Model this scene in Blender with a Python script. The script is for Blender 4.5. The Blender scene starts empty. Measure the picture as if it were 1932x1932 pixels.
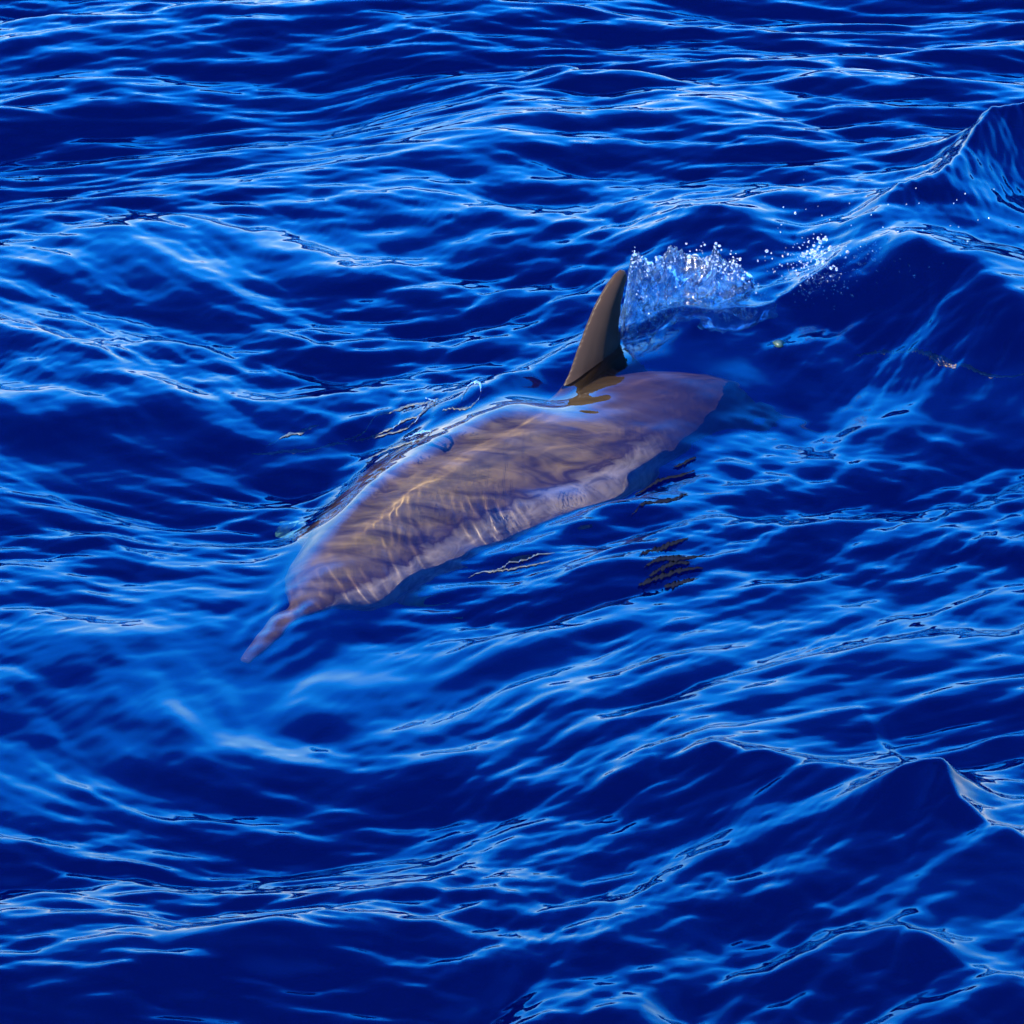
import bpy, bmesh, math, random
import numpy as np
from mathutils import Vector, noise

scene = bpy.context.scene
C = scene.collection
R = math.radians
random.seed(7)

# ------------------------------------------------------------------ camera
CAM_H, PITCH, FOV = 6.0, 30.0, 12.0
FPX = 966.0 / math.tan(R(FOV / 2))
cam_d = bpy.data.cameras.new('camera')
cam = bpy.data.objects.new('camera', cam_d)
C.objects.link(cam)
cam.location = (0, 0, CAM_H)
cam.rotation_euler = (R(90 - PITCH), 0, 0)
cam_d.sensor_width = 36
cam_d.angle = R(FOV)
cam_d.clip_start = 0.1
cam_d.clip_end = 5000
scene.camera = cam

# ------------------------------------------------------------------ sky, sun, exposure
SUN_EL, SUN_AZ = 58.0, 231.0          # azimuth clockwise from +Y: the sun stands to the left, a little towards us
world = bpy.data.worlds.new('World')
scene.world = world
world.use_nodes = True
wn = world.node_tree.nodes
wl = world.node_tree.links
wn.clear()
sky = wn.new('ShaderNodeTexSky')
sky.sky_type = 'NISHITA'
sky.sun_disc = False
sky.sun_elevation = R(SUN_EL)
sky.sun_rotation = R(SUN_AZ)
sky.air_density = 1.0
sky.dust_density = 0.0
sky.ozone_density = 3.0
# the photograph's deep, saturated grading: lilac haze low down, azure above it, dark blue overhead,
# over the whole sky alike, with the Nishita sky's own brightening towards the sun laid over it
wtc = wn.new('ShaderNodeTexCoord'); wsx = wn.new('ShaderNodeSeparateXYZ'); wl.new(wtc.outputs['Generated'], wsx.inputs[0])
wrp = wn.new('ShaderNodeValToRGB'); wl.new(wsx.outputs[2], wrp.inputs[0])
wrp.color_ramp.interpolation = 'EASE'
SKY = [(0.0, (2.1, 2.5, 3.2)), (.12, (.65, 2.0, 3.9)), (.33, (.02, 1.75, 6.0)), (.52, (0, 1.05, 5.4)), (.72, (0, .20, 2.2)), (1.0, (0, .06, .9))]
for k_, (pos, c_) in enumerate(SKY):
    el_ = wrp.color_ramp.elements[k_] if k_ < 1 else (wrp.color_ramp.elements[-1] if k_ == len(SKY) - 1 else wrp.color_ramp.elements.new(pos))
    el_.position = pos; el_.color = (*[v_ / 8 for v_ in c_], 1)
wsc = wn.new('ShaderNodeMixRGB'); wsc.blend_type = 'MULTIPLY'; wsc.inputs[0].default_value = 1
wsc.inputs[2].default_value = (10.2, 10.2, 10.2, 1); wl.new(wrp.outputs[0], wsc.inputs[1])
wns = wn.new('ShaderNodeMixRGB'); wns.blend_type = 'MULTIPLY'; wns.inputs[0].default_value = 1
wns.inputs[2].default_value = (.02, .06, .16, 1); wl.new(sky.outputs[0], wns.inputs[1])
wad = wn.new('ShaderNodeMixRGB'); wad.blend_type = 'ADD'; wad.inputs[0].default_value = 1
wl.new(wsc.outputs[0], wad.inputs[1]); wl.new(wns.outputs[0], wad.inputs[2])
bg = wn.new('ShaderNodeBackground')
bg.inputs['Strength'].default_value = 0.12
wo = wn.new('ShaderNodeOutputWorld')
wl.new(wad.outputs[0], bg.inputs['Color'])
wl.new(bg.outputs[0], wo.inputs['Surface'])

sun_d = bpy.data.lights.new('sun', 'SUN')
sun_d.energy = 4.2
sun_d.angle = R(0.55)
sun_d.color = (1.0, 0.90, 0.78)
sun = bpy.data.objects.new('sun', sun_d)
C.objects.link(sun)
sun_dir = Vector((math.sin(R(SUN_AZ)) * math.cos(R(SUN_EL)), math.cos(R(SUN_AZ)) * math.cos(R(SUN_EL)), math.sin(R(SUN_EL))))
sun.rotation_euler = sun_dir.to_track_quat('Z', 'Y').to_euler()
sun.location = sun_dir * 50
try:
    sun_d.cycles.is_caustics_light = True
    sun_d.cycles.use_multiple_importance_sampling = False
except Exception as e:
    print('mnee', e)

scene.view_settings.view_transform = 'Standard'
scene.view_settings.look = 'None'
scene.view_settings.gamma = 1
scene.view_settings.use_curve_mapping = False
scene.view_settings.exposure = 2.6
cy = scene.cycles
cy.max_bounces = 10
cy.transmission_bounces = 8
cy.glossy_bounces = 4
cy.transparent_max_bounces = 16
cy.sample_clamp_indirect = 6
cy.caustics_refractive = True
cy.caustics_reflective = True
cy.blur_glossy = 0.3

# ------------------------------------------------------------------ helpers
def at(u, v, z=0.0):
    """place in the sea seen at a spot of the picture (1932 px wide), at height z"""
    a = R(PITCH) - math.atan((966 - v) / FPX)
    y = (CAM_H - z) / math.tan(a)
    d = y * math.cos(R(PITCH)) + (CAM_H - z) * math.sin(R(PITCH))
    return ((u - 966) / FPX * d, y, z)

def under(u, v, depth):
    """same, for something under water, with the bend of the ray at the surface"""
    x, y, _ = at(u, v, 0)
    return (x, y + 0.87 * depth, -depth)

def sstep(a, b, x):
    t = np.clip((x - a) / (b - a), 0, 1)
    return t * t * (3 - 2 * t)

def mat(name):
    m = bpy.data.materials.new(name)
    m.use_nodes = True
    m.node_tree.nodes.clear()
    return m, m.node_tree.nodes, m.node_tree.links

# ------------------------------------------------------------------ dolphin spine (rostrum tip -> tail)
SP = [  # picture position of the back's centre line, depth of the body's axis, half width, half height
    (460, 1250, .050, .015, .013),
    (486, 1222, .058, .023, .020),
    (530, 1184, .070, .029, .027),
    (572, 1150, .084, .039, .036),
    (606, 1116, .100, .076, .070),
    (645, 1084, .112, .112, .100),
    (700, 1040, .130, .128, .120),
    (770,  990, .155, .155, .145),
    (860,  935, .180, .183, .168),
    (960,  884, .190, .200, .180),
    (1060, 836, .186, .195, .178),
    (1150, 795, .178, .168, .160),
    (1230, 766, .178, .140, .135),
    (1290, 750, .235, .098, .105),
    (1340, 752, .350, .056, .078),
    (1385, 766, .490, .034, .054),
    (1420, 780, .620, .030, .022),
]
pts = []
for (u, v, d, w, h) in SP:
    top = max(d - h * 0.55, .01)
    x, y, _ = under(u, v, top)
    pts.append((x, y, -d, w, h))
pts = np.array(pts)
# resample smoothly (Catmull-Rom)
def catmull(P, n):
    out = []
    for i in range(len(P) - 1):
        p0 = P[max(i - 1, 0)]; p1 = P[i]; p2 = P[i + 1]; p3 = P[min(i + 2, len(P) - 1)]
        for k in range(n):
            t = k / n
            out.append(0.5 * ((2 * p1) + (-p0 + p2) * t + (2 * p0 - 5 * p1 + 4 * p2 - p3) * t * t + (-p0 + 3 * p1 - 3 * p2 + p3) * t ** 3))
    out.append(P[-1])
    return np.array(out)
SPN = catmull(pts, 6)
ARC = np.concatenate([[0], np.cumsum(np.linalg.norm(np.diff(SPN[:, :3], axis=0), axis=1))])
print('dolphin length', ARC[-1])

# ------------------------------------------------------------------ the sea surface
def wave_field(seed, crest_deg, lmin, lmax, spread, power, tile=5.0, n=2048, skew=0.0):
    rng = np.random.default_rng(seed)
    k1 = 2 * np.pi * np.fft.fftfreq(n, tile / n)
    kx, ky = np.meshgrid(k1, k1)               # arrays [y, x]
    k = np.hypot(kx, ky); k[0, 0] = 1
    ca = R(crest_deg)
    nx, ny = -math.sin(ca), math.cos(ca)       # across the crests
    c = np.abs(kx * nx + ky * ny) / k
    amp = k ** (-power) * c ** spread
    amp *= np.exp(-(k * lmin / (2 * np.pi)) ** 4) * np.exp(-((2 * np.pi / lmax) / k) ** 4)
    amp[0, 0] = 0
    H = amp * (rng.standard_normal((n, n)) + 1j * rng.standard_normal((n, n)))
    h = np.fft.ifft2(H).real
    s = h.std(); H /= s; h /= s
    dx = np.fft.ifft2(-1j * kx / k * H).real
    dy = np.fft.ifft2(-1j * ky / k * H).real
    gy = np.fft.ifft2(1j * ky * H).real; gx = np.fft.ifft2(1j * kx * H).real
    sl = math.sqrt(gy.var() + gx.var())
    return (h / sl).astype(np.float32), (dx / sl).astype(np.float32), (dy / sl).astype(np.float32), tile, n   # unit slope rms

def sample(F, x, y, comps=(0, 1, 2)):
    tile, n = F[3], F[4]
    fx = (x / tile) % 1.0 * n; fy = (y / tile) % 1.0 * n
    ix = np.floor(fx).astype(np.int64); iy = np.floor(fy).astype(np.int64)
    tx = (fx - ix).astype(np.float32); ty = (fy - iy).astype(np.float32)
    ix %= n; iy %= n; jx = (ix + 1) % n; jy = (iy + 1) % n
    out = []
    for c in comps:
        a = F[c]
        out.append((a[iy, ix] * (1 - tx) + a[iy, jx] * tx) * (1 - ty) + (a[jy, ix] * (1 - tx) + a[jy, jx] * tx) * ty)
    return out

# grid: fine in and around the frame, growing out to the far sea
def axis(a, b, step, far, ratio=1.12):
    mid = list(np.arange(a, b, step))
    up = []; s = step; p = mid[-1]
    while p < far[1]:
        s = min(s * ratio, 60); p += s; up.append(p)
    dn = []; s = step; p = mid[0]
    while p > far[0]:
        s = min(s * ratio, 60); p -= s; dn.append(p)
    return np.array(dn[::-1] + mid + up)
gx = axis(-2.0, 2.0, 0.0046, (-700, 700), 1.10)
gy = axis(7.5, 14.4, 0.0071, (-200, 1500), 1.10)
X, Y = np.meshgrid(gx, gy)
NX, NY = len(gx), len(gy)
print('sea grid', NX, NY, NX * NY)
# cell size, to drop waves finer than the grid
cs = np.maximum(np.gradient(gx)[None, :] * np.ones((NY, 1)), np.gradient(gy)[:, None] * np.ones((1, NX)))

# picture coordinates of every grid point, only to say where each patch of sea lies
depth_d = Y * math.cos(R(PITCH)) + CAM_H * math.sin(R(PITCH))
U = 966 + X / np.maximum(depth_d, .5) * FPX
V = 966 - np.tan(R(PITCH) - np.arctan2(CAM_H, np.maximum(Y, .01))) * FPX

def blob(u, v, su, sv):
    return np.exp(-(((U - u) / su) ** 2 + ((V - v) / sv) ** 2))

# distance to the dolphin's axis
bd = np.full(X.shape, 9.0)
near = (np.abs(X) < 2) & (Y > 8.5) & (Y < 12.5)
xs = X[near]; ys = Y[near]
bdn = np.full(xs.shape, 9.0)
for i in range(0, len(SPN), 3):
    w = max(SPN[i, 3], .02)
    bdn = np.minimum(bdn, np.hypot(xs - SPN[i, 0], ys - SPN[i, 1] + .55 * -SPN[i, 2]) - w)
bd[near] = bdn
over = 1 - sstep(-.02, .12, bd)            # 1 above the body

m_right = sstep(560, 1150, U) * sstep(330, 760, V)
m_left = (1 - sstep(250, 900, U)) * sstep(250, 520, V) * (1 - .5 * sstep(1300, 1600, V))
m_flat = np.clip(1 - m_right - .7 * m_left, .3, 1)
m_n = np.sqrt(m_flat ** 2 + m_right ** 2 + m_left ** 2)
m_flat = m_flat / m_n; m_right = m_right / m_n; m_left = m_left / m_n

F0 = wave_field(11, 0, .030, .60, 10, 2.14)
F1 = wave_field(12, 36, .030, .60, 11, 2.14)
F2 = wave_field(13, -24, .030, .60, 11, 2.14)
F3 = wave_field(17, 20, .05, .6, 14, 2.2)
F4 = wave_field(18, -30, .05, .6, 14, 2.2)
FL = wave_field(14, 8, .50, 3.2, 3, 2.2)
FR = wave_field(15, 55, .016, .030, 14, 2.0)          # capillary ripples
FR2 = wave_field(16, 12, .018, .045, 10, 2.0)
# gentle bend of the coordinates so crests curve
wx, = sample(FL, X * .7 + 1.3, Y * .7, (0,)); wy, = sample(FL, X * .7, Y * .7 + 2.1, (0,))
XW = X + wx * .42; YW = Y + wy * .42

calm = (1 - .60 * over) * (1 - .45 * np.clip(blob(1480, 1560, 300, 130) + blob(1850, 1700, 200, 90) + blob(560, 260, 480, 110)
    + blob(180, 880, 330, 70) + blob(380, 1130, 330, 150) + blob(1780, 570, 180, 80) + 1.3 * blob(1900, 380, 140, 170) + blob(150, 1780, 260, 50) + blob(800, 1620, 420, 60), 0, 1))
Z = np.zeros_like(X); DX = np.zeros_like(X); DY = np.zeros_like(X)
def add(F, slope, mask, lam, chop=.35):
    global Z, DX, DY
    h, dx, dy = sample(F, XW, YW)
    fade = np.clip(lam / (2.5 * cs), 0, 1)
    a = slope * mask * fade
    Z += h * a; DX += dx * a * chop; DY += dy * a * chop
add(F0, .24, m_flat * calm, .10)
add(F1, .24, m_right * calm, .10)
add(F2, .23, m_left * calm, .10)
add(F3, .08, calm, .10); add(F4, .07, calm, .10)
add(FL, .095, 1 - .75 * blob(480, 1330, 230, 110), 1.0, .6)
# ripple packets
pk, = sample(FL, X * 2.3 + 3, Y * 2.3 + 1, (0,))
pk = sstep(.03, .22, pk)
add(FR, .07, pk * (.35 + .65 * m_right) * calm, .03, .2)
add(FR2, .045, calm, .03, .2)

# ---- single waves one can point at: crest lines (u, v, height), reach towards / away from the viewer
def ridge(line, wn_, wf_, eps=.012, tau=.022, lin=False):
    P = [at(u, v, h) for (u, v, h) in line]
    xs_ = [p[0] for p in P]; ys_ = [p[1] for p in P]; m_ = max(wn_, wf_) * 5
    k = (X_n > min(xs_) - m_) & (X_n < max(xs_) + m_) & (Y_n > min(ys_) - m_) & (Y_n < max(ys_) + m_)
    px = X_n[k]; py = Y_n[k]
    D, H_, S_ = [], [], []
    for (a, b, la, lb) in zip(P[:-1], P[1:], line[:-1], line[1:]):
        ex, ey = b[0] - a[0], b[1] - a[1]
        t = np.clip(((px - a[0]) * ex + (py - a[1]) * ey) / (ex * ex + ey * ey), 0, 1)
        dx = px - a[0] - t * ex; dy = py - a[1] - t * ey
        d = np.hypot(dx, dy)
        D.append(d); H_.append(la[2] * (1 - t) + lb[2] * t); S_.append(np.clip((ex * dy - ey * dx) / math.hypot(ex, ey) / .015, -1, 1))
    D = np.array(D); H_ = np.array(H_); S_ = np.array(S_)
    dm_ = D.min(0)
    W = np.exp(-(D - dm_) / tau)
    ws = W.sum(0)
    side = (S_ * W).sum(0) / ws; hh = (H_ * W).sum(0) / ws
    w = wn_ + (wf_ - wn_) * (side * .5 + .5)
    q = np.sqrt(dm_ ** 2 + eps ** 2) - eps
    z = np.zeros(X_n.shape); z[k] = hh * np.exp(-q / w)
    if lin:
        r_ = 1 - q / w
        z[k] = hh * (np.sqrt(r_ * r_ + .02) + r_) / 2
    Zn[:] += z
    return z
box = (np.abs(X) < 2.2) & (Y > 7.5) & (Y < 15)
X_n = X[box]; Y_n = Y[box]; xs = X_n; Zn = np.zeros(X_n.shape)
# the dark steep wake wave, upper right
wake = ridge([(1500, 520, .0), (1640, 468, .05), (1700, 395, .10), (1775, 372, .12), (1815, 300, .16), (1870, 212, .22), (1990, 190, .23), (2100, 200, .1)], .20, .09, .03)
# dark hump under it, right edge
hump = ridge([(1560, 640, .0), (1640, 575, .045), (1740, 506, .12), (1830, 520, .12), (1940, 600, .09), (2060, 680, .02)], .16, .16, .05)
# lower right waves
ridge([(1120, 1520, .0), (1240, 1452, .045), (1350, 1404, .10), (1450, 1418, .10), (1650, 1468, .05), (1760, 1500, .0)], .17, .13, .02)
ridge([(1400, 1640, .0), (1500, 1590, .02), (1650, 1506, .07), (1775, 1438, .14), (1800, 1500, .10), (1870, 1560, .06), (2000, 1640, .03), (2100, 1700, .0)], .20, .08, .014, .05)
ridge([(1300, 1900, .0), (1450, 1850, .02), (1600, 1765, .05), (1705, 1738, .08), (1800, 1800, .06), (2000, 1880, .04)], .20, .10, .02, .05)
# middle-lower long bands
ridge([(820, 1640, .0), (1000, 1565, .03), (1180, 1490, .04), (1290, 1440, .0)], .16, .14, .03)
ridge([(60, 1880, .0), (250, 1850, .03), (480, 1800, .05), (660, 1740, .05), (860, 1660, .03), (1000, 1600, .0)], .12, .16, .02)
ridge([(600, 280, .0), (1000, 250, .06), (1400, 235, .10), (1700, 220, .08), (1900, 205, .04), (2100, 205, .02)], .6, .75, .12, .1)
ridge([(-150, 1740, .04), (60, 1730, .05), (230, 1765, .03), (330, 1790, 0)], .16, .1, .02)
ridge([(900, 1935, .0), (1060, 1900, .04), (1200, 1880, .05), (1300, 1930, .0)], .12, .1, .02)
ridge([(-100, 1590, .0), (60, 1590, .02), (250, 1625, .03), (400, 1640, .0)], .12, .08, .015)
# left side
ridge([(-100, 990, .01), (60, 985, .03), (180, 1000, .035), (290, 1060, .0)], .12, .10, .02)
ridge([(-60, 790, .0), (100, 800, .02), (300, 770, .025), (460, 730, .0)], .15, .12, .03)
# bow swell along the dolphin's far side
ridge([(250, 1010, .0), (450, 960, .02), (620, 905, .03), (760, 840, .03), (880, 775, .035), (1000, 712, .035), (1090, 665, .0)], .06, .12, .015)
ridge([(470, 850, .0), (620, 800, .03), (760, 752, .04), (900, 690, .03), (1010, 640, .0)], .10, .12, .02)
# wake band right of the fin and the trough by the splash
ridge([(1180, 668, .0), (1290, 612, .05), (1345, 628, .03), (1440, 600, .045), (1560, 560, .03), (1640, 510, .0)], .14, .04, .01)
ridge([(1170, 460, .0), (1300, 448, .04), (1400, 462, .04), (1500, 500, .0)], .12, .08, .02)
# near flank band
ridge([(880, 1160, .0), (1060, 1110, .03), (1250, 1010, .04), (1400, 930, .03), (1560, 860, .0)], .20, .10, .04)
ridge([(700, 1480, .0), (900, 1400, .03), (1100, 1330, .04), (1300, 1260, .03), (1450, 1200, .0)], .16, .14, .04)
# top left long dark hollows
ridge([(-100, 150, .02), (200, 160, .04), (420, 190, .03), (600, 200, .0)], .25, .2, .05)
ridge([(560, 60, .0), (800, 110, .04), (960, 170, .05), (1120, 200, .0)], .28, .2, .04)
ridge([(980, 180, .0), (1080, 150, .04), (1200, 165, .03), (1320, 190, .0)], .15, .15, .02)
Z[box] += Zn
# fine steep ripples down the wake face
wk = np.zeros_like(X); wk[box] = np.clip(wake / .12, 0, 1)
add(FR, .12, wk, .03, .2)
FW = wave_field(21, 80, .02, .07, 6, 1.8)
add(FW, .17, wk ** 1.5, .05, .3)

FH = wave_field(22, 104, .020, .040, 12, 2.0)
add(FH, .0, np.clip(blob(890, 985, 110, 38) + .8 * blob(720, 1040, 80, 70) + .8 * blob(570, 1140, 110, 70), 0, 1), .03, .1)
FB = wave_field(23, 60, .045, .10, 3, 2.0)
add(FB, .0, np.clip(blob(545, 1175, 110, 90), 0, 1), .06, .1)
# water lifted over the back, so only the dorsal fin stands out of it
Z = Z * (1 - .62 * over) + .006 * over
# the smooth sheet of water drawn over the back: it climbs away from the viewer across the body
# and drops off behind it into the bright band on the far side
def arch(t, x0, x1, x2, x3):
    return sstep(x0, x1, t) * (1 - sstep(x2, x3, t))
ys_ = np.interp(X, SPN[:, 0], SPN[:, 1] + .55 * SPN[:, 2])
py = Y - ys_
tabx = np.linspace(-1, 1, 401)
taby = np.interp(tabx, [-1, -.36, .12, .18, .60, 1], [0, 0, .100, .100, 0, 0])
kern = np.hanning(21); kern /= kern.sum()
taby = np.convolve(np.pad(taby, 10, mode='edge'), kern, mode='valid')
al = (arch(X, -.64, -.30, -.05, .45) + .75 * arch(X, .0, .40, .42, .75)) * (1 - .75 * blob(1052, 758, 85, 50))
wide = arch(X, -.75, -.50, .30, .60) * np.exp(-np.clip(np.abs(py + .03) - .24, 0, 9) ** 2 / .12 ** 2)
Z = Z * (1 - .88 * wide) + np.interp(py, tabx, taby) * al
DX *= 1 - .6 * wide; DY *= 1 - .6 * wide
# fine ripples running through that sheet
h_, = sample(F1, X, Y, (0,)); Z += h_ * .035 * wide
h_, = sample(F0, X, Y, (0,)); Z += h_ * .03 * wide
h_, = sample(FH, X, Y, (0,)); Z += h_ * .055 * np.clip(blob(885, 980, 90, 30) + .9 * blob(720, 1040, 60, 60) + .8 * blob(590, 1130, 80, 60), 0, 1) * (cs < .02)
h_, = sample(FB, X, Y, (0,)); Z += h_ * .16 * blob(530, 1190, 80, 60) * (cs < .02)
ZS = Z
print('z range', Z[box].min(), Z[box].max())

co = np.empty((NX * NY, 3), np.float32)
co[:, 0] = (X + DX).ravel(); co[:, 1] = (Y + DY).ravel(); co[:, 2] = Z.ravel()
idx = np.arange(NX * NY, dtype=np.int32).reshape(NY, NX)
quads = np.stack([idx[:-1, :-1], idx[:-1, 1:], idx[1:, 1:], idx[1:, :-1]], -1).reshape(-1, 4)
me = bpy.data.meshes.new('sea')
me.vertices.add(len(co)); me.vertices.foreach_set('co', co.ravel())
me.loops.add(quads.size); me.loops.foreach_set('vertex_index', quads.ravel())
me.polygons.add(len(quads)); me.polygons.foreach_set('loop_start', np.arange(0, quads.size, 4, dtype=np.int32))
me.polygons.foreach_set('use_smooth', np.ones(len(quads), bool))
me.update(calc_edges=True)
sea = bpy.data.objects.new('sea', me); C.objects.link(sea); sea['kind'] = 'structure'
sea.cycles.is_caustics_caster = True

m, n, l = mat('sea_water')
out = n.new('ShaderNodeOutputMaterial')
wp = n.new('ShaderNodeBsdfPrincipled')
wp.inputs['Transmission Weight'].default_value = 1
wp.inputs['Roughness'].default_value = 0
wp.inputs['IOR'].default_value = 1.48
wp.inputs['Base Color'].default_value = (1, 1, 1, 1)
wp.inputs['Specular Tint'].default_value = (.7, .8, 1, 1)
l.new(wp.outputs[0], out.inputs['Surface'])
me.materials.append(m)

# the deep water below, where the light gets lost in blue
m, n, l = mat('deep_blue')
out = n.new('ShaderNodeOutputMaterial'); df = n.new('ShaderNodeBsdfDiffuse'); df.inputs['Color'].default_value = (.0, .006, .055, 1)
l.new(df.outputs[0], out.inputs['Surface'])
bm = bmesh.new()
bmesh.ops.create_grid(bm, x_segments=40, y_segments=40, size=900)
for v_ in bm.verts: v_.co.z = -.25 * math.sin(v_.co.x * .01) * math.cos(v_.co.y * .013)
dm = bpy.data.meshes.new('deep_water'); bm.to_mesh(dm); bm.free(); dm.materials.append(m)
deep = bpy.data.objects.new('deep_water', dm); deep.location = (0, 600, -1.6); C.objects.link(deep); deep['kind'] = 'structure'

# ------------------------------------------------------------------ the dolphin
def frame(i):
    p = SPN[i, :3]
    q = SPN[min(i + 1, len(SPN) - 1), :3] - SPN[max(i - 1, 0), :3]
    t = q / np.linalg.norm(q)                 # towards the tail
    side = np.cross(t, (0, 0, 1)); side /= np.linalg.norm(side)   # to the dolphin's left / viewer's side
    up = np.cross(side, t)
    return p, t, side, up

def at_arc(s):
    i = int(np.clip(np.searchsorted(ARC, s), 1, len(ARC) - 1))
    f = (s - ARC[i - 1]) / (ARC[i] - ARC[i - 1])
    p0 = frame(i - 1); p1 = frame(i)
    return [p0[k] * (1 - f) + p1[k] * f for k in range(4)] + [SPN[i - 1, 3:] * (1 - f) + SPN[i, 3:] * f]

bm = bmesh.new()
NS = 28
rings = []
for i in range(len(SPN)):
    p, t, side, up = frame(i)
    w, h = SPN[i, 3], SPN[i, 4]
    ring = []
    for k in range(NS):
        a = 2 * math.pi * k / NS
        ca, sa = math.cos(a), math.sin(a)
        rx = w * (abs(ca) ** .95) * (1 if ca > 0 else -1)
        rz = h * (abs(sa) ** .95) * (1 if sa > 0 else -1) * (1.0 if sa > 0 else 1.08)
        ring.append(bm.verts.new(p + side * rx + up * rz))
    rings.append(ring)
for a, b in zip(rings[:-1], rings[1:]):
    for k in range(NS):
        bm.faces.new((a[k], a[(k + 1) % NS], b[(k + 1) % NS], b[k]))
bm.faces.new(rings[0][::-1]); bm.faces.new(rings[-1])

def blade(outline_lead, outline_trail, thick, nrm):
    """a fin between a leading and a trailing edge; both run root -> tip"""
    n_ = len(outline_lead)
    K = 7
    grid = []
    for s_ in (1, -1):
        rows = []
        for j in range(n_):
            L = Vector(outline_lead[j]); T = Vector(outline_trail[j])
            th = thick[j]
            row = []
            for k in range(K + 1):
                f = k / K
                prof = (math.sin(math.pi * min(f / .45, 1) / 2) ** .85) * (1 if f < .45 else (1 - (f - .45) / .55) ** .8)
                row.append(bm.verts.new(L.lerp(T, f) + Vector(nrm) * s_ * th * min(prof, 1.0)))
            rows.append(row)
        grid.append(rows)
    for gi, rows in enumerate(grid):
        for j in range(n_ - 1):
            for k in range(K):
                q = (rows[j][k], rows[j][k + 1], rows[j + 1][k + 1], rows[j + 1][k])
                bm.faces.new(q if gi == 0 else q[::-1])
    a, b = grid
    for j in range(n_ - 1):
        bm.faces.new((a[j][0], a[j + 1][0], b[j + 1][0], b[j][0]))
        bm.faces.new((a[j][K], b[j][K], b[j + 1][K], a[j + 1][K]))
    for row_a, row_b, f in ((a[0], b[0], 1), (a[-1], b[-1], -1)):
        for k in range(K):
            q = (row_a[k], row_b[k], row_b[k + 1], row_a[k + 1])
            bm.faces.new(q if f == 1 else q[::-1])

# dorsal fin: upright plane holding the body's axis at the fin
pf, tf, sf, uf, _ = at_arc(1.12)
fin_y0 = at(1100, 735, 0)
lead_px = [(955, 850), (1008, 803), (1045, 757), (1071, 708), (1085, 668), (1103, 620), (1122, 575), (1143, 538), (1160, 514), (1171, 507)]
trail_px = [(1215, 800), (1206, 752), (1196, 715), (1184, 685), (1174, 650), (1170, 612), (1173, 575), (1180, 542), (1186, 522), (1182, 510)]
th = [.046, .042, .037, .033, .030, .027, .023, .018, .012, .006]
# fin plane passes through the surface line from A (front foot) to B (rear foot)
A = Vector(at(1050, 752, 0)); B = Vector(at(1180, 684, 0))
dirh = Vector((B.x - A.x, B.y - A.y, 0)).normalized()
fn = Vector((dirh.y, -dirh.x, 0))            # towards the viewer's right
fn = (fn + Vector((0, 0, .08))).normalized()
def on_plane(u, v, P0, N):
    d = Vector((((u - 966) / FPX), 0, 0))
    a = R(PITCH)
    fwd = Vector((0, math.cos(a), -math.sin(a))); upv = Vector((0, math.sin(a), math.cos(a)))
    ray = fwd + Vector((1, 0, 0)) * ((u - 966) / FPX) + upv * ((966 - v) / FPX)
    o = Vector((0, 0, CAM_H))
    t = (P0 - o).dot(N) / ray.dot(N)
    return o + ray * t
print('fin foot', A, B, 'body axis at fin', pf)
PL = Vector((pf[0], pf[1], 0))
FINN = fn
foot = (A + B) / 2
lead = [on_plane(u, v, foot, fn) for u, v in lead_px]
trail = [on_plane(u, v, foot, fn) for u, v in trail_px]
blade(lead, trail, th, fn)

# pectoral fins
def pect(s, sgn, span, sweep, down):
    p, t, side, up, wh = at_arc(s)
    o = Vector(p + side * sgn * wh[0] * (.80 if sgn < 0 else .35) - up * wh[1] * (.35 if sgn < 0 else .85))
    sd = Vector(side) * sgn; tt = Vector(t); dn = -Vector(up)
    ll, tr = [], []
    for j in range(7):
        f = j / 6
        c = .125 * (1 - f) ** .7 + .018
        q = o + sd * span * f * .85 + dn * span * f * down + tt * (sweep * f ** 1.5)
        ll.append(q - tt * c * .5); tr.append(q + tt * c * .5)
    nr = (sd * down + Vector(up)).normalized()
    blade(ll, tr, [.018, .016, .013, .011, .009, .007, .004], nr)
pect(.66, -1, .27, .06, .02)
pect(.62, 1, .10, .20, 1.6)
# flukes
p, t, side, up, wh = at_arc(ARC[-1] - .06)
for sg in (1, -1):
    ll, tr = [], []
    for j in range(7):
        f = j / 6
        q = Vector(p) + Vector(side) * sg * .25 * f + Vector(t) * (.16 * f ** 1.2)
        c = .14 * (1 - f) ** .6 + .01
        ll.append(q - Vector(t) * c * .35); tr.append(q + Vector(t) * c * .65)
    blade(ll, tr, [.02, .016, .013, .010, .008, .006, .003], Vector(up))
bm.normal_update()
bmesh.ops.recalc_face_normals(bm, faces=bm.faces)
tmpm = bpy.data.meshes.new('tmp'); bm.to_mesh(tmpm); bm.free()
tmp = bpy.data.objects.new('tmp', tmpm); C.objects.link(tmp)
rm = tmp.modifiers.new('r', 'REMESH'); rm.mode = 'VOXEL'; rm.voxel_size = .0055; rm.use_smooth_shade = True
sm = tmp.modifiers.new('s', 'SMOOTH'); sm.factor = .6; sm.iterations = 7
dg = bpy.context.evaluated_depsgraph_get()
body_me = bpy.data.meshes.new_from_object(tmp.evaluated_get(dg))
bpy.data.objects.remove(tmp)
body_me.name = 'body'
nv = len(body_me.vertices)
bc = np.empty(nv * 3); body_me.vertices.foreach_get('co', bc); bc = bc.reshape(-1, 3)
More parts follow.
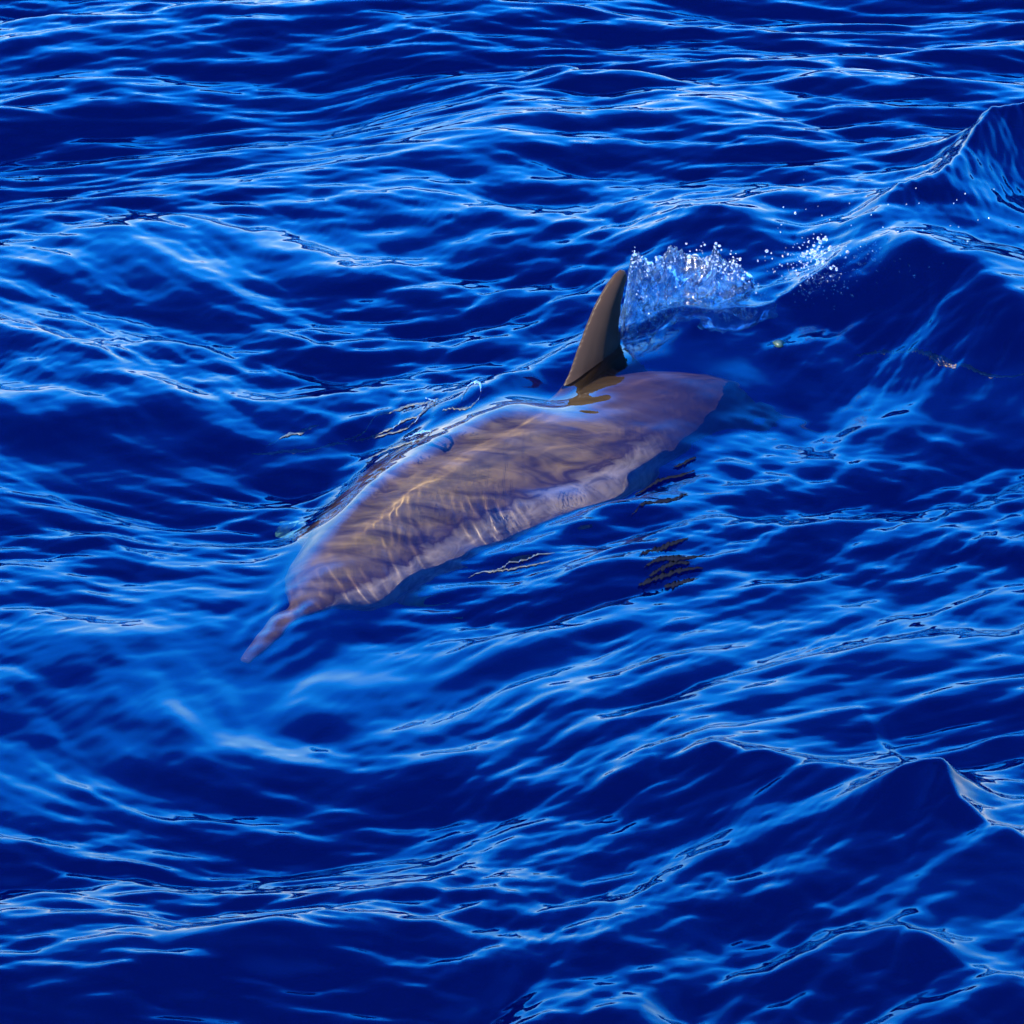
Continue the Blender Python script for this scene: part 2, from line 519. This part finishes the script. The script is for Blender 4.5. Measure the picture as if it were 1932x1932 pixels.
# skin pattern in the body's own measure: s along the spine, a height on the flank, fin mask
best = np.full(nv, 9e9); S = np.zeros(nv); HT = np.zeros(nv); SD = np.zeros(nv)
for i in range(len(SPN)):
    p, t, side, up = frame(i)
    d = bc - p
    al = np.abs(d @ t); dist = np.linalg.norm(d, axis=1)
    mm = dist < best
    best[mm] = dist[mm]
    S[mm] = ARC[i]; HT[mm] = ((d @ up) / max(SPN[i, 4], .02))[mm]; SD[mm] = ((d @ side) / max(SPN[i, 3], .02))[mm]
col = np.zeros((nv, 4), np.float32); col[:, 0] = S / ARC[-1]; fs_ = 1 - sstep(-.6, -.1, SD)
HT = HT * (1 - fs_) + fs_ * np.maximum(HT, .8)
hh_ = 1 - sstep(.10, .19, S / ARC[-1]); HT = HT * (1 - hh_) + hh_ * np.maximum(HT, .75); col[:, 1] = HT * .25 + .5; col[:, 2] = SD * .25 + .5; fd = sstep(1.12, 1.5, best / np.maximum(np.interp(S, ARC, SPN[:, 3]), .04)); col[:, 3] = 1 - fd
# where on the dorsal fin: 0 at its leading edge, 1 at its trailing edge
lz = np.array([p_.z for p_ in lead]); lh = np.array([(p_ - foot).dot(dirh) for p_ in lead])
tz = np.array([p_.z for p_ in trail]); th_ = np.array([(p_ - foot).dot(dirh) for p_ in trail])
hz = (bc - np.array(foot)) @ np.array(dirh)
a_ = np.interp(bc[:, 2], lz, lh); b_ = np.interp(bc[:, 2], tz, th_)
chord = (hz - a_) / np.maximum(b_ - a_, .01)
isfin = (bc[:, 2] > .0)
sarc = S / ARC[-1]
s_f = ARC[int(np.argmin(np.hypot(SPN[:, 0] - foot.x, SPN[:, 1] - foot.y)))] / ARC[-1]
fin_refl_dark = np.exp(-((sarc - s_f - .02) / .075) ** 2) * sstep(.55, .9, HT) * (bc[:, 2] < .0)  # the fin's dark reflection at its foot, painted onto the back
tipd = 1 - sstep(.015, .06, sarc)
taild = np.maximum(np.maximum(sstep(.58, .70, sarc), .95 * fin_refl_dark), np.maximum(.85 * tipd, .55 * (1 - sstep(.06, .30, sarc))))  # tail colour darkened in place of light lost with depth
fin_shade = np.where(isfin, sstep(.13, .24, chord) * sstep(.02, .05, bc[:, 2]), 0)  # shade on the fin's near side, painted in behind the leading edge
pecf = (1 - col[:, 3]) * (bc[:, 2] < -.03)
c3 = np.zeros((nv, 4), np.float32); c3[:, 0] = fin_shade; c3[:, 1] = pecf * (1 - taild); c3[:, 2] = taild; c3[:, 3] = 1
cb_ = body_me.attributes.new('fin_map', 'FLOAT_COLOR', 'POINT'); cb_.data.foreach_set('color', c3.ravel())
ca_ = body_me.attributes.new('skin_map', 'FLOAT_COLOR', 'POINT'); ca_.data.foreach_set('color', col.ravel())
body_me.polygons.foreach_set('use_smooth', np.ones(len(body_me.polygons), bool))
dol = bpy.data.objects.new('dolphin', None); C.objects.link(dol)
dol.location = Vector(SPN[len(SPN) // 2, :3]); dol.empty_display_size = .3
dol['label'] = 'grey-brown dolphin swimming just under the blue surface with its dorsal fin out'
dol['category'] = 'dolphin'
body = bpy.data.objects.new('body', body_me); C.objects.link(body); body.parent = dol
body.matrix_parent_inverse = dol.matrix_world.inverted()
bc2 = bc - np.array(dol.location); body_me.vertices.foreach_set('co', bc2.ravel()); body_me.update()
body.cycles.is_caustics_receiver = True
print('dolphin verts', nv)

m, n, l = mat('dolphin_skin')
out = n.new('ShaderNodeOutputMaterial'); pr = n.new('ShaderNodeBsdfPrincipled')
at_ = n.new('ShaderNodeAttribute'); at_.attribute_name = 'skin_map'
sp = n.new('ShaderNodeSeparateColor'); l.new(at_.outputs['Color'], sp.inputs[0])
tc = n.new('ShaderNodeTexCoord')
mp = n.new('ShaderNodeMapping'); mp.inputs['Rotation'].default_value = (0, 0, R(-50)); mp.inputs['Scale'].default_value = (6, 22, 22)
l.new(tc.outputs['Object'], mp.inputs[0])
nz = n.new('ShaderNodeTexNoise'); nz.inputs['Scale'].default_value = 1.0; nz.inputs['Detail'].default_value = 5; nz.inputs['Distortion'].default_value = .8
l.new(mp.outputs[0], nz.inputs['Vector'])
# flank coordinate = height + noise
ad = n.new('ShaderNodeMath'); ad.operation = 'MULTIPLY_ADD'; ad.inputs[1].default_value = .16; ad.use_clamp = False
l.new(nz.outputs[0], ad.inputs[0]); l.new(sp.outputs[1], ad.inputs[2])
cr = n.new('ShaderNodeValToRGB'); l.new(ad.outputs[0], cr.inputs[0])
e = cr.color_ramp.elements
e[0].position = .53; e[0].color = (.22, .19, .15, 1)
e[1].position = .695; e[1].color = (.19, .165, .125, 1)
a1 = e.new(.735); a1.color = (.022, .015, .012, 1)
a2 = e.new(.775); a2.color = (.043, .031, .014, 1)
a3 = e.new(.815); a3.color = (.060, .045, .019, 1)
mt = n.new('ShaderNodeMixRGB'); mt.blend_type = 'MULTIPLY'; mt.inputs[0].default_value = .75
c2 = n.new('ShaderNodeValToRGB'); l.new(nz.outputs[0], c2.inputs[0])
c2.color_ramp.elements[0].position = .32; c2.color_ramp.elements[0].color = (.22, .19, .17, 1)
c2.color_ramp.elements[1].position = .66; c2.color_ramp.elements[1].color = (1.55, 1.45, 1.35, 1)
fa = n.new('ShaderNodeAttribute'); fa.attribute_name = 'fin_map'
fs = n.new('ShaderNodeSeparateColor'); l.new(fa.outputs['Color'], fs.inputs[0])
f1 = n.new('ShaderNodeMixRGB'); f1.inputs[1].default_value = (.028, .019, .013, 1); f1.inputs[2].default_value = (.006, .005, .005, 1)  # brown skin, then near-black for the painted fin shade
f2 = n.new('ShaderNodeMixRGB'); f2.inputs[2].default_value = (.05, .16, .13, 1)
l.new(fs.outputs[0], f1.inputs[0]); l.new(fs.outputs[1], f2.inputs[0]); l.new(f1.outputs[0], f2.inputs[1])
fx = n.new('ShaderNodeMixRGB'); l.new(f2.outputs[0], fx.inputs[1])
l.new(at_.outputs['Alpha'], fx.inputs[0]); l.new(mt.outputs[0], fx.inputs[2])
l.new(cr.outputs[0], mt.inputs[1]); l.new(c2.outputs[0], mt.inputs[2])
ft = n.new('ShaderNodeMixRGB'); ft.inputs[2].default_value = (.020, .013, .009, 1)
l.new(fs.outputs[2], ft.inputs[0]); l.new(fx.outputs[0], ft.inputs[1])
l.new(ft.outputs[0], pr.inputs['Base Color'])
pr.inputs['Roughness'].default_value = .38
pr.inputs['Specular IOR Level'].default_value = .05
l.new(pr.outputs[0], out.inputs['Surface'])
body_me.materials.clear(); body_me.materials.append(m)

# ------------------------------------------------------------------ splash and spray behind the fin
m, n, l = mat('thrown_water')
out = n.new('ShaderNodeOutputMaterial'); pr = n.new('ShaderNodeBsdfPrincipled')
pr.inputs['Transmission Weight'].default_value = .975; pr.inputs['Roughness'].default_value = .12; pr.inputs['IOR'].default_value = 1.33
pr.inputs['Base Color'].default_value = (.36, .62, .80, 1)
tc = n.new('ShaderNodeTexCoord'); nz = n.new('ShaderNodeTexNoise'); nz.inputs['Scale'].default_value = 70; nz.inputs['Detail'].default_value = 3
bp = n.new('ShaderNodeBump'); bp.inputs['Strength'].default_value = .65; bp.inputs['Distance'].default_value = .006
l.new(tc.outputs['Object'], nz.inputs['Vector']); l.new(nz.outputs[0], bp.inputs['Height']); l.new(bp.outputs[0], pr.inputs['Normal'])
l.new(pr.outputs[0], out.inputs['Surface'])
THROWN = m
m, n, l = mat('droplet_water')
out = n.new('ShaderNodeOutputMaterial'); pr = n.new('ShaderNodeBsdfPrincipled')
pr.inputs['Transmission Weight'].default_value = .90; pr.inputs['Roughness'].default_value = .12; pr.inputs['IOR'].default_value = 1.4
pr.inputs['Base Color'].default_value = (.75, .82, .9, 1)
l.new(pr.outputs[0], out.inputs['Surface'])
DROP = m

base = [(1166, 672), (1180, 672), (1230, 645), (1290, 616), (1345, 626), (1400, 615), (1448, 590)]
top = [(1166, 640), (1180, 560), (1192, 478), (1212, 500), (1232, 508), (1250, 490), (1270, 476), (1290, 488), (1312, 492), (1330, 505), (1345, 470), (1358, 500), (1385, 506), (1412, 528), (1432, 560), (1448, 592)]
def lerp_tab(tab, x):
    return float(np.interp(x, [p_[0] for p_ in tab], [p_[1] for p_ in tab]))
NU, NVV = 150, 44
bm = bmesh.new()
sheets = []
for side_ in (0, 1):
    rows = []
    for i in range(NU + 1):
        u = 1166 + (1448 - 1166) * i / NU
        vb = lerp_tab(base, u); vt = lerp_tab(top, u)
        g = Vector(at(u, vb, 0)); H_ = max(vb - vt, 2) / 668.0
        H_ *= 1 + .10 * noise.noise(Vector((u * .09, 3, 1)))+ .06 * noise.noise(Vector((u * .3, 8, 1)))
        row = []
        for j in range(NVV + 1):
            f = j / NVV
            q = Vector((u * .02, f * 3.0, side_ * 9.0))
            d_ = .022 * noise.noise(q) + .010 * noise.noise(q * 3.1) + .005 * noise.noise(q * 8.3)
            thk = (.030 * (1 - f) + .004) * (1 if side_ else -1)
            lean = .05 * f * f
            row.append(bm.verts.new((g.x + .010 * noise.noise(q * 4 + Vector((5, 5, 5))), g.y + d_ + thk * (.0 if j == NVV else 1) + lean, -.03 + (H_ + .03) * f)))
        rows.append(row)
    sheets.append(rows)
for sd_, rows in enumerate(sheets):
    for i in range(NU):
        for j in range(NVV):
            q = (rows[i][j], rows[i + 1][j], rows[i + 1][j + 1], rows[i][j + 1])
            bm.faces.new(q if sd_ == 0 else q[::-1])
fr_, bk_ = sheets
for i in range(NU):
    bm.faces.new((fr_[i][NVV], fr_[i + 1][NVV], bk_[i + 1][NVV], bk_[i][NVV]))
    bm.faces.new((fr_[i + 1][0], fr_[i][0], bk_[i][0], bk_[i + 1][0]))
for j in range(NVV):
    bm.faces.new((fr_[0][j], fr_[0][j + 1], bk_[0][j + 1], bk_[0][j]))
    bm.faces.new((fr_[NU][j + 1], fr_[NU][j], bk_[NU][j], bk_[NU][j + 1]))
for f_ in bm.faces: f_.smooth = True
sp_me = bpy.data.meshes.new('splash'); bm.to_mesh(sp_me); bm.free(); sp_me.materials.append(THROWN)
splash = bpy.data.objects.new('splash', sp_me); C.objects.link(splash)
splash['label'] = 'translucent fan of water thrown up behind the dorsal fin'
splash['category'] = 'splash'

def drop_bm(bm, loc, r, sub=1):
    st = Vector((random.uniform(.75, 1.2), random.uniform(.75, 1.2), random.uniform(.8, 1.35)))
    res = bmesh.ops.create_icosphere(bm, subdivisions=sub, radius=1)
    for v_ in res['verts']:
        v_.co = Vector(loc) + Vector((v_.co.x * st.x, v_.co.y * st.y, v_.co.z * st.z)) * r
rs = random.Random(5)
drops = []
def spot(u, vgnd, v, r):
    g = at(u, vgnd, 0)
    drops.append(((g[0], g[1] + rs.uniform(-.05, .05), max((vgnd - v) / 668.0, .004)), r))
for k in range(420):      # on and just over the fan
    u = rs.uniform(1184, 1446); vb = lerp_tab(base, u); vt = lerp_tab(top, u)
    f = rs.random() ** .7
    spot(u, vb, vb - (vb - vt) * f * 1.03 + rs.gauss(0, 4), abs(rs.gauss(0, .0009)) + .0008)
for k in range(130):      # the ragged rim
    u = rs.choice([rs.gauss(1196, 9), rs.gauss(1262, 22), rs.gauss(1345, 22), rs.uniform(1360, 1435)]); u = min(max(u, 1184), 1446)
    vb = lerp_tab(base, u); vt = lerp_tab(top, u)
    spot(u, vb, vt - abs(rs.gauss(0, 9)) + 4, abs(rs.gauss(0, .0014)) + .0010)
for k in range(60):
    spot(rs.gauss(1345, 26), 620, rs.gauss(478, 16), abs(rs.gauss(0, .0014)) + .0010)
for k in range(420):      # the second burst to the right
    a_ = rs.random()
    spot(rs.gauss(1535, 40), rs.uniform(560, 600), rs.gauss(505 + 30 * a_, 30), abs(rs.gauss(0, .0012)) + .0009)
for k in range(60):
    spot(rs.gauss(1535, 14), 585, rs.gauss(468, 10), abs(rs.gauss(0, .0022)) + .0014)
for k in range(60):
    spot(rs.gauss(1640, 30), 560, rs.gauss(490, 14), abs(rs.gauss(0, .0016)) + .001)
for k in range(60):
    spot(rs.uniform(1440, 1900), 560, rs.uniform(330, 540), abs(rs.gauss(0, .0010)) + .001)
drops.sort(key=lambda q: -q[1])
big, small = drops[:60], drops[60:]
for loc, r in big:
    bm = bmesh.new(); drop_bm(bm, (0, 0, 0), r * 1.15, 2)
    for f_ in bm.faces: f_.smooth = True
    dme = bpy.data.meshes.new('water_droplet'); bm.to_mesh(dme); bm.free(); dme.materials.append(DROP)
    o = bpy.data.objects.new('water_droplet', dme); o.location = loc; C.objects.link(o)
    pu = 966 + o.location.x / (o.location.y * math.cos(R(PITCH)) + (CAM_H - o.location.z) * math.sin(R(PITCH))) * FPX
    o['category'] = 'water droplet'
    if pu < 1452:
        o['label'] = 'clear droplet flung off the ragged top of the splash behind the fin'; o['group'] = 'droplets over the splash'
    elif pu < 1620:
        o['label'] = 'clear droplet in the scattered burst right of the splash'; o['group'] = 'droplets right of the splash'
    else:
        o['label'] = 'clear droplet hanging beside the dark steep wake wave'; o['group'] = 'droplets by the wake wave'
# the fine spray as one mesh
bm = bmesh.new()
for loc, r in small: drop_bm(bm, loc, r, 1)
for f_ in bm.faces: f_.smooth = True
sm_ = bpy.data.meshes.new('spray'); bm.to_mesh(sm_); bm.free(); sm_.materials.append(DROP)
spray = bpy.data.objects.new('spray', sm_); C.objects.link(spray); spray['kind'] = 'stuff'
spray['label'] = 'fine white spray of tiny drops behind the dorsal fin'; spray['category'] = 'spray'

# ------------------------------------------------------------------ thin lines of foam, painted refraction and reflection, and a fleck on the water
def zsurf(x, y):
    i = int(np.clip(np.searchsorted(gx, x), 1, NX - 1)); j = int(np.clip(np.searchsorted(gy, y), 1, NY - 1))
    return float(ZS[j, i])
m, n, l = mat('foam')
out = n.new('ShaderNodeOutputMaterial'); pr = n.new('ShaderNodeBsdfPrincipled')
pr.inputs['Base Color'].default_value = (.13, .15, .11, 1); pr.inputs['Roughness'].default_value = .5
pr.inputs['Transmission Weight'].default_value = .82
l.new(pr.outputs[0], out.inputs['Surface'])
FOAM = m  # also colours the painted refraction lines left of the body
m, n, l = mat('brown_reflection')
out = n.new('ShaderNodeOutputMaterial'); pr = n.new('ShaderNodeBsdfPrincipled')
pr.inputs['Base Color'].default_value = (.10, .06, .03, 1); pr.inputs['Roughness'].default_value = .5; pr.inputs['Transmission Weight'].default_value = .6  # colour of the reflection painted along the hump's foot
l.new(pr.outputs[0], out.inputs['Surface'])
BROWN = m
LIFT = 0
def strands(name, label, lines, r=.0042, mat_=FOAM):
    rr = random.Random(len(label))
    bm = bmesh.new()
    for ln in lines:
        P = catmull(np.array([[u, v] for u, v in ln], float), 14)
        prev = None
        ph = rr.uniform(0, 50)
        for i, (u, v) in enumerate(P):
            u += 5 * noise.noise(Vector((i * .07, ph, 0))); v += 5.0 * noise.noise(Vector((i * .06, ph, 7))) + 1.2 * noise.noise(Vector((i * .25, ph, 7)))
            x, y, _ = at(u, v, 0)
            z = zsurf(x, y)
            x, y, _ = at(u, v, z); z = zsurf(x, y)
            f = i / (len(P) - 1)
            w = r * (.35 + 1.3 * abs(noise.noise(Vector((i * .31, ph, 3))))) * math.sin(math.pi * min(max(f, .03), .97)) ** .5
            ring = [bm.verts.new((x + w * .6 * math.cos(a), y + w * 3.2 * math.cos(a + .6), z + LIFT + .0002 + .0007 * math.sin(a))) for a in (0, 1.257, 2.513, 3.77, 5.027)]
            if prev:
                for k in range(5): bm.faces.new((prev[k], prev[(k + 1) % 5], ring[(k + 1) % 5], ring[k]))
            prev = ring
    for f_ in bm.faces: f_.smooth = True
    me_ = bpy.data.meshes.new(name); bm.to_mesh(me_); bm.free(); me_.materials.append(mat_)
    o = bpy.data.objects.new(name, me_); C.objects.link(o); o['label'] = label; o['category'] = 'foam'
    return o
strands('surface_line', 'looping yellowish foam lines on the smooth water left of the dolphin', [  # refraction at the wave's rim, drawn as coloured lines
    [(476, 858), (520, 852), (570, 852), (625, 838), (655, 836)],
    [(665, 872 - 46), (700, 818), (745, 800), (790, 790), (825, 772)],
    [(650, 818), (690, 800), (722, 782), (760, 768), (800, 762), (828, 756)],
    [(700, 822), (750, 808), (800, 782), (822, 762), (800, 752)],
    [(500, 838), (540, 822), (580, 806), (600, 798)]])
strands('surface_line', 'small curl of orange-tinted foam just above the dolphin\'s back', [
    [(835, 790), (862, 780), (892, 766), (906, 752), (897, 742), (880, 750), (872, 768)],
    [(690, 868), (730, 858), (775, 846), (805, 832), (812, 820), (790, 822), (765, 834)]])
strands('surface_line', 'brownish foam line along the foot of the dark hump at the right edge', [  # reflection under the hump, drawn as a brown line
    [(1618, 606), (1645, 614), (1680, 628), (1720, 634), (1750, 636), (1780, 646), (1800, 638), (1840, 636), (1890, 640), (1950, 646)],
    [(1742, 634), (1762, 628), (1790, 632), (1800, 640), (1778, 648), (1755, 644)], [(1735, 640), (1765, 646), (1795, 652), (1812, 644)], [(1750, 626), (1772, 634), (1800, 630)]], .006, BROWN)
strands('surface_line', 'short pale crinkled foam lines beside the near side of the dolphin\'s head', [
    [(884, 1090), (915, 1078), (950, 1072), (990, 1064), (1040, 1060)],
    [(930, 1076), (952, 1060), (985, 1052), (1020, 1046), (1070, 1042)]], .003)
m, n, l = mat('painted_reflection')  # dark reflections, laid on the water as near-black ribbons
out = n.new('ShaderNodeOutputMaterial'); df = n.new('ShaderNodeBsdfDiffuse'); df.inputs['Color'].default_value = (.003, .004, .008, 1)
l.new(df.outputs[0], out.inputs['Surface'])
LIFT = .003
dk = strands('reflection_strips', 'broken black streaks on the water below right of the dolphin', [
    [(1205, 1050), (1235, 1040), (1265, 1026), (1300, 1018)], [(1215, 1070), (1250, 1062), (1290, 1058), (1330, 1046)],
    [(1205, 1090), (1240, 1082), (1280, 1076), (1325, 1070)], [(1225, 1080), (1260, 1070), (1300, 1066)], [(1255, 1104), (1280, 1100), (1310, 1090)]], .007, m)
dk['category'] = 'painted reflections'
dk = strands('reflection_strips', 'thin black streaks close beside the pale rear flank of the dolphin', [
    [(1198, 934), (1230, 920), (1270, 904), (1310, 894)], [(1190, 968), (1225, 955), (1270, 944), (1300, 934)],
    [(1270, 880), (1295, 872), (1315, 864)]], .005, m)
dk['category'] = 'painted reflections'
LIFT = 0
# pale green fleck
bm = bmesh.new()
x, y, _ = at(1467, 683); z = zsurf(x, y)
Nf = 14
topv = bm.verts.new((0, 0, .004)); botv = bm.verts.new((0, 0, -.004))
rim = []
for k in range(Nf):
    a = 2 * math.pi * k / Nf
    rim.append(bm.verts.new((.016 * math.cos(a) + .004 * math.cos(2 * a), .016 * math.sin(a) * (1 + .3 * math.cos(a)), .0015 * math.sin(3 * a))))
for k in range(Nf):
    bm.faces.new((topv, rim[k], rim[(k + 1) % Nf])); bm.faces.new((botv, rim[(k + 1) % Nf], rim[k]))
for f_ in bm.faces: f_.smooth = True
m, n, l = mat('fleck')
out = n.new('ShaderNodeOutputMaterial'); pr = n.new('ShaderNodeBsdfPrincipled'); pr.inputs['Base Color'].default_value = (.012, .03, .016, 1)
l.new(pr.outputs[0], out.inputs['Surface'])
fm_ = bpy.data.meshes.new('floating_fleck'); bm.to_mesh(fm_); bm.free(); fm_.materials.append(m)
fl = bpy.data.objects.new('floating_fleck', fm_); fl.location = (x, y, z + .003); fl.rotation_euler = (.2, 0, R(35)); C.objects.link(fl)
fl['label'] = 'tiny pale green fleck drifting on the water right of the dorsal fin'; fl['category'] = 'fleck'
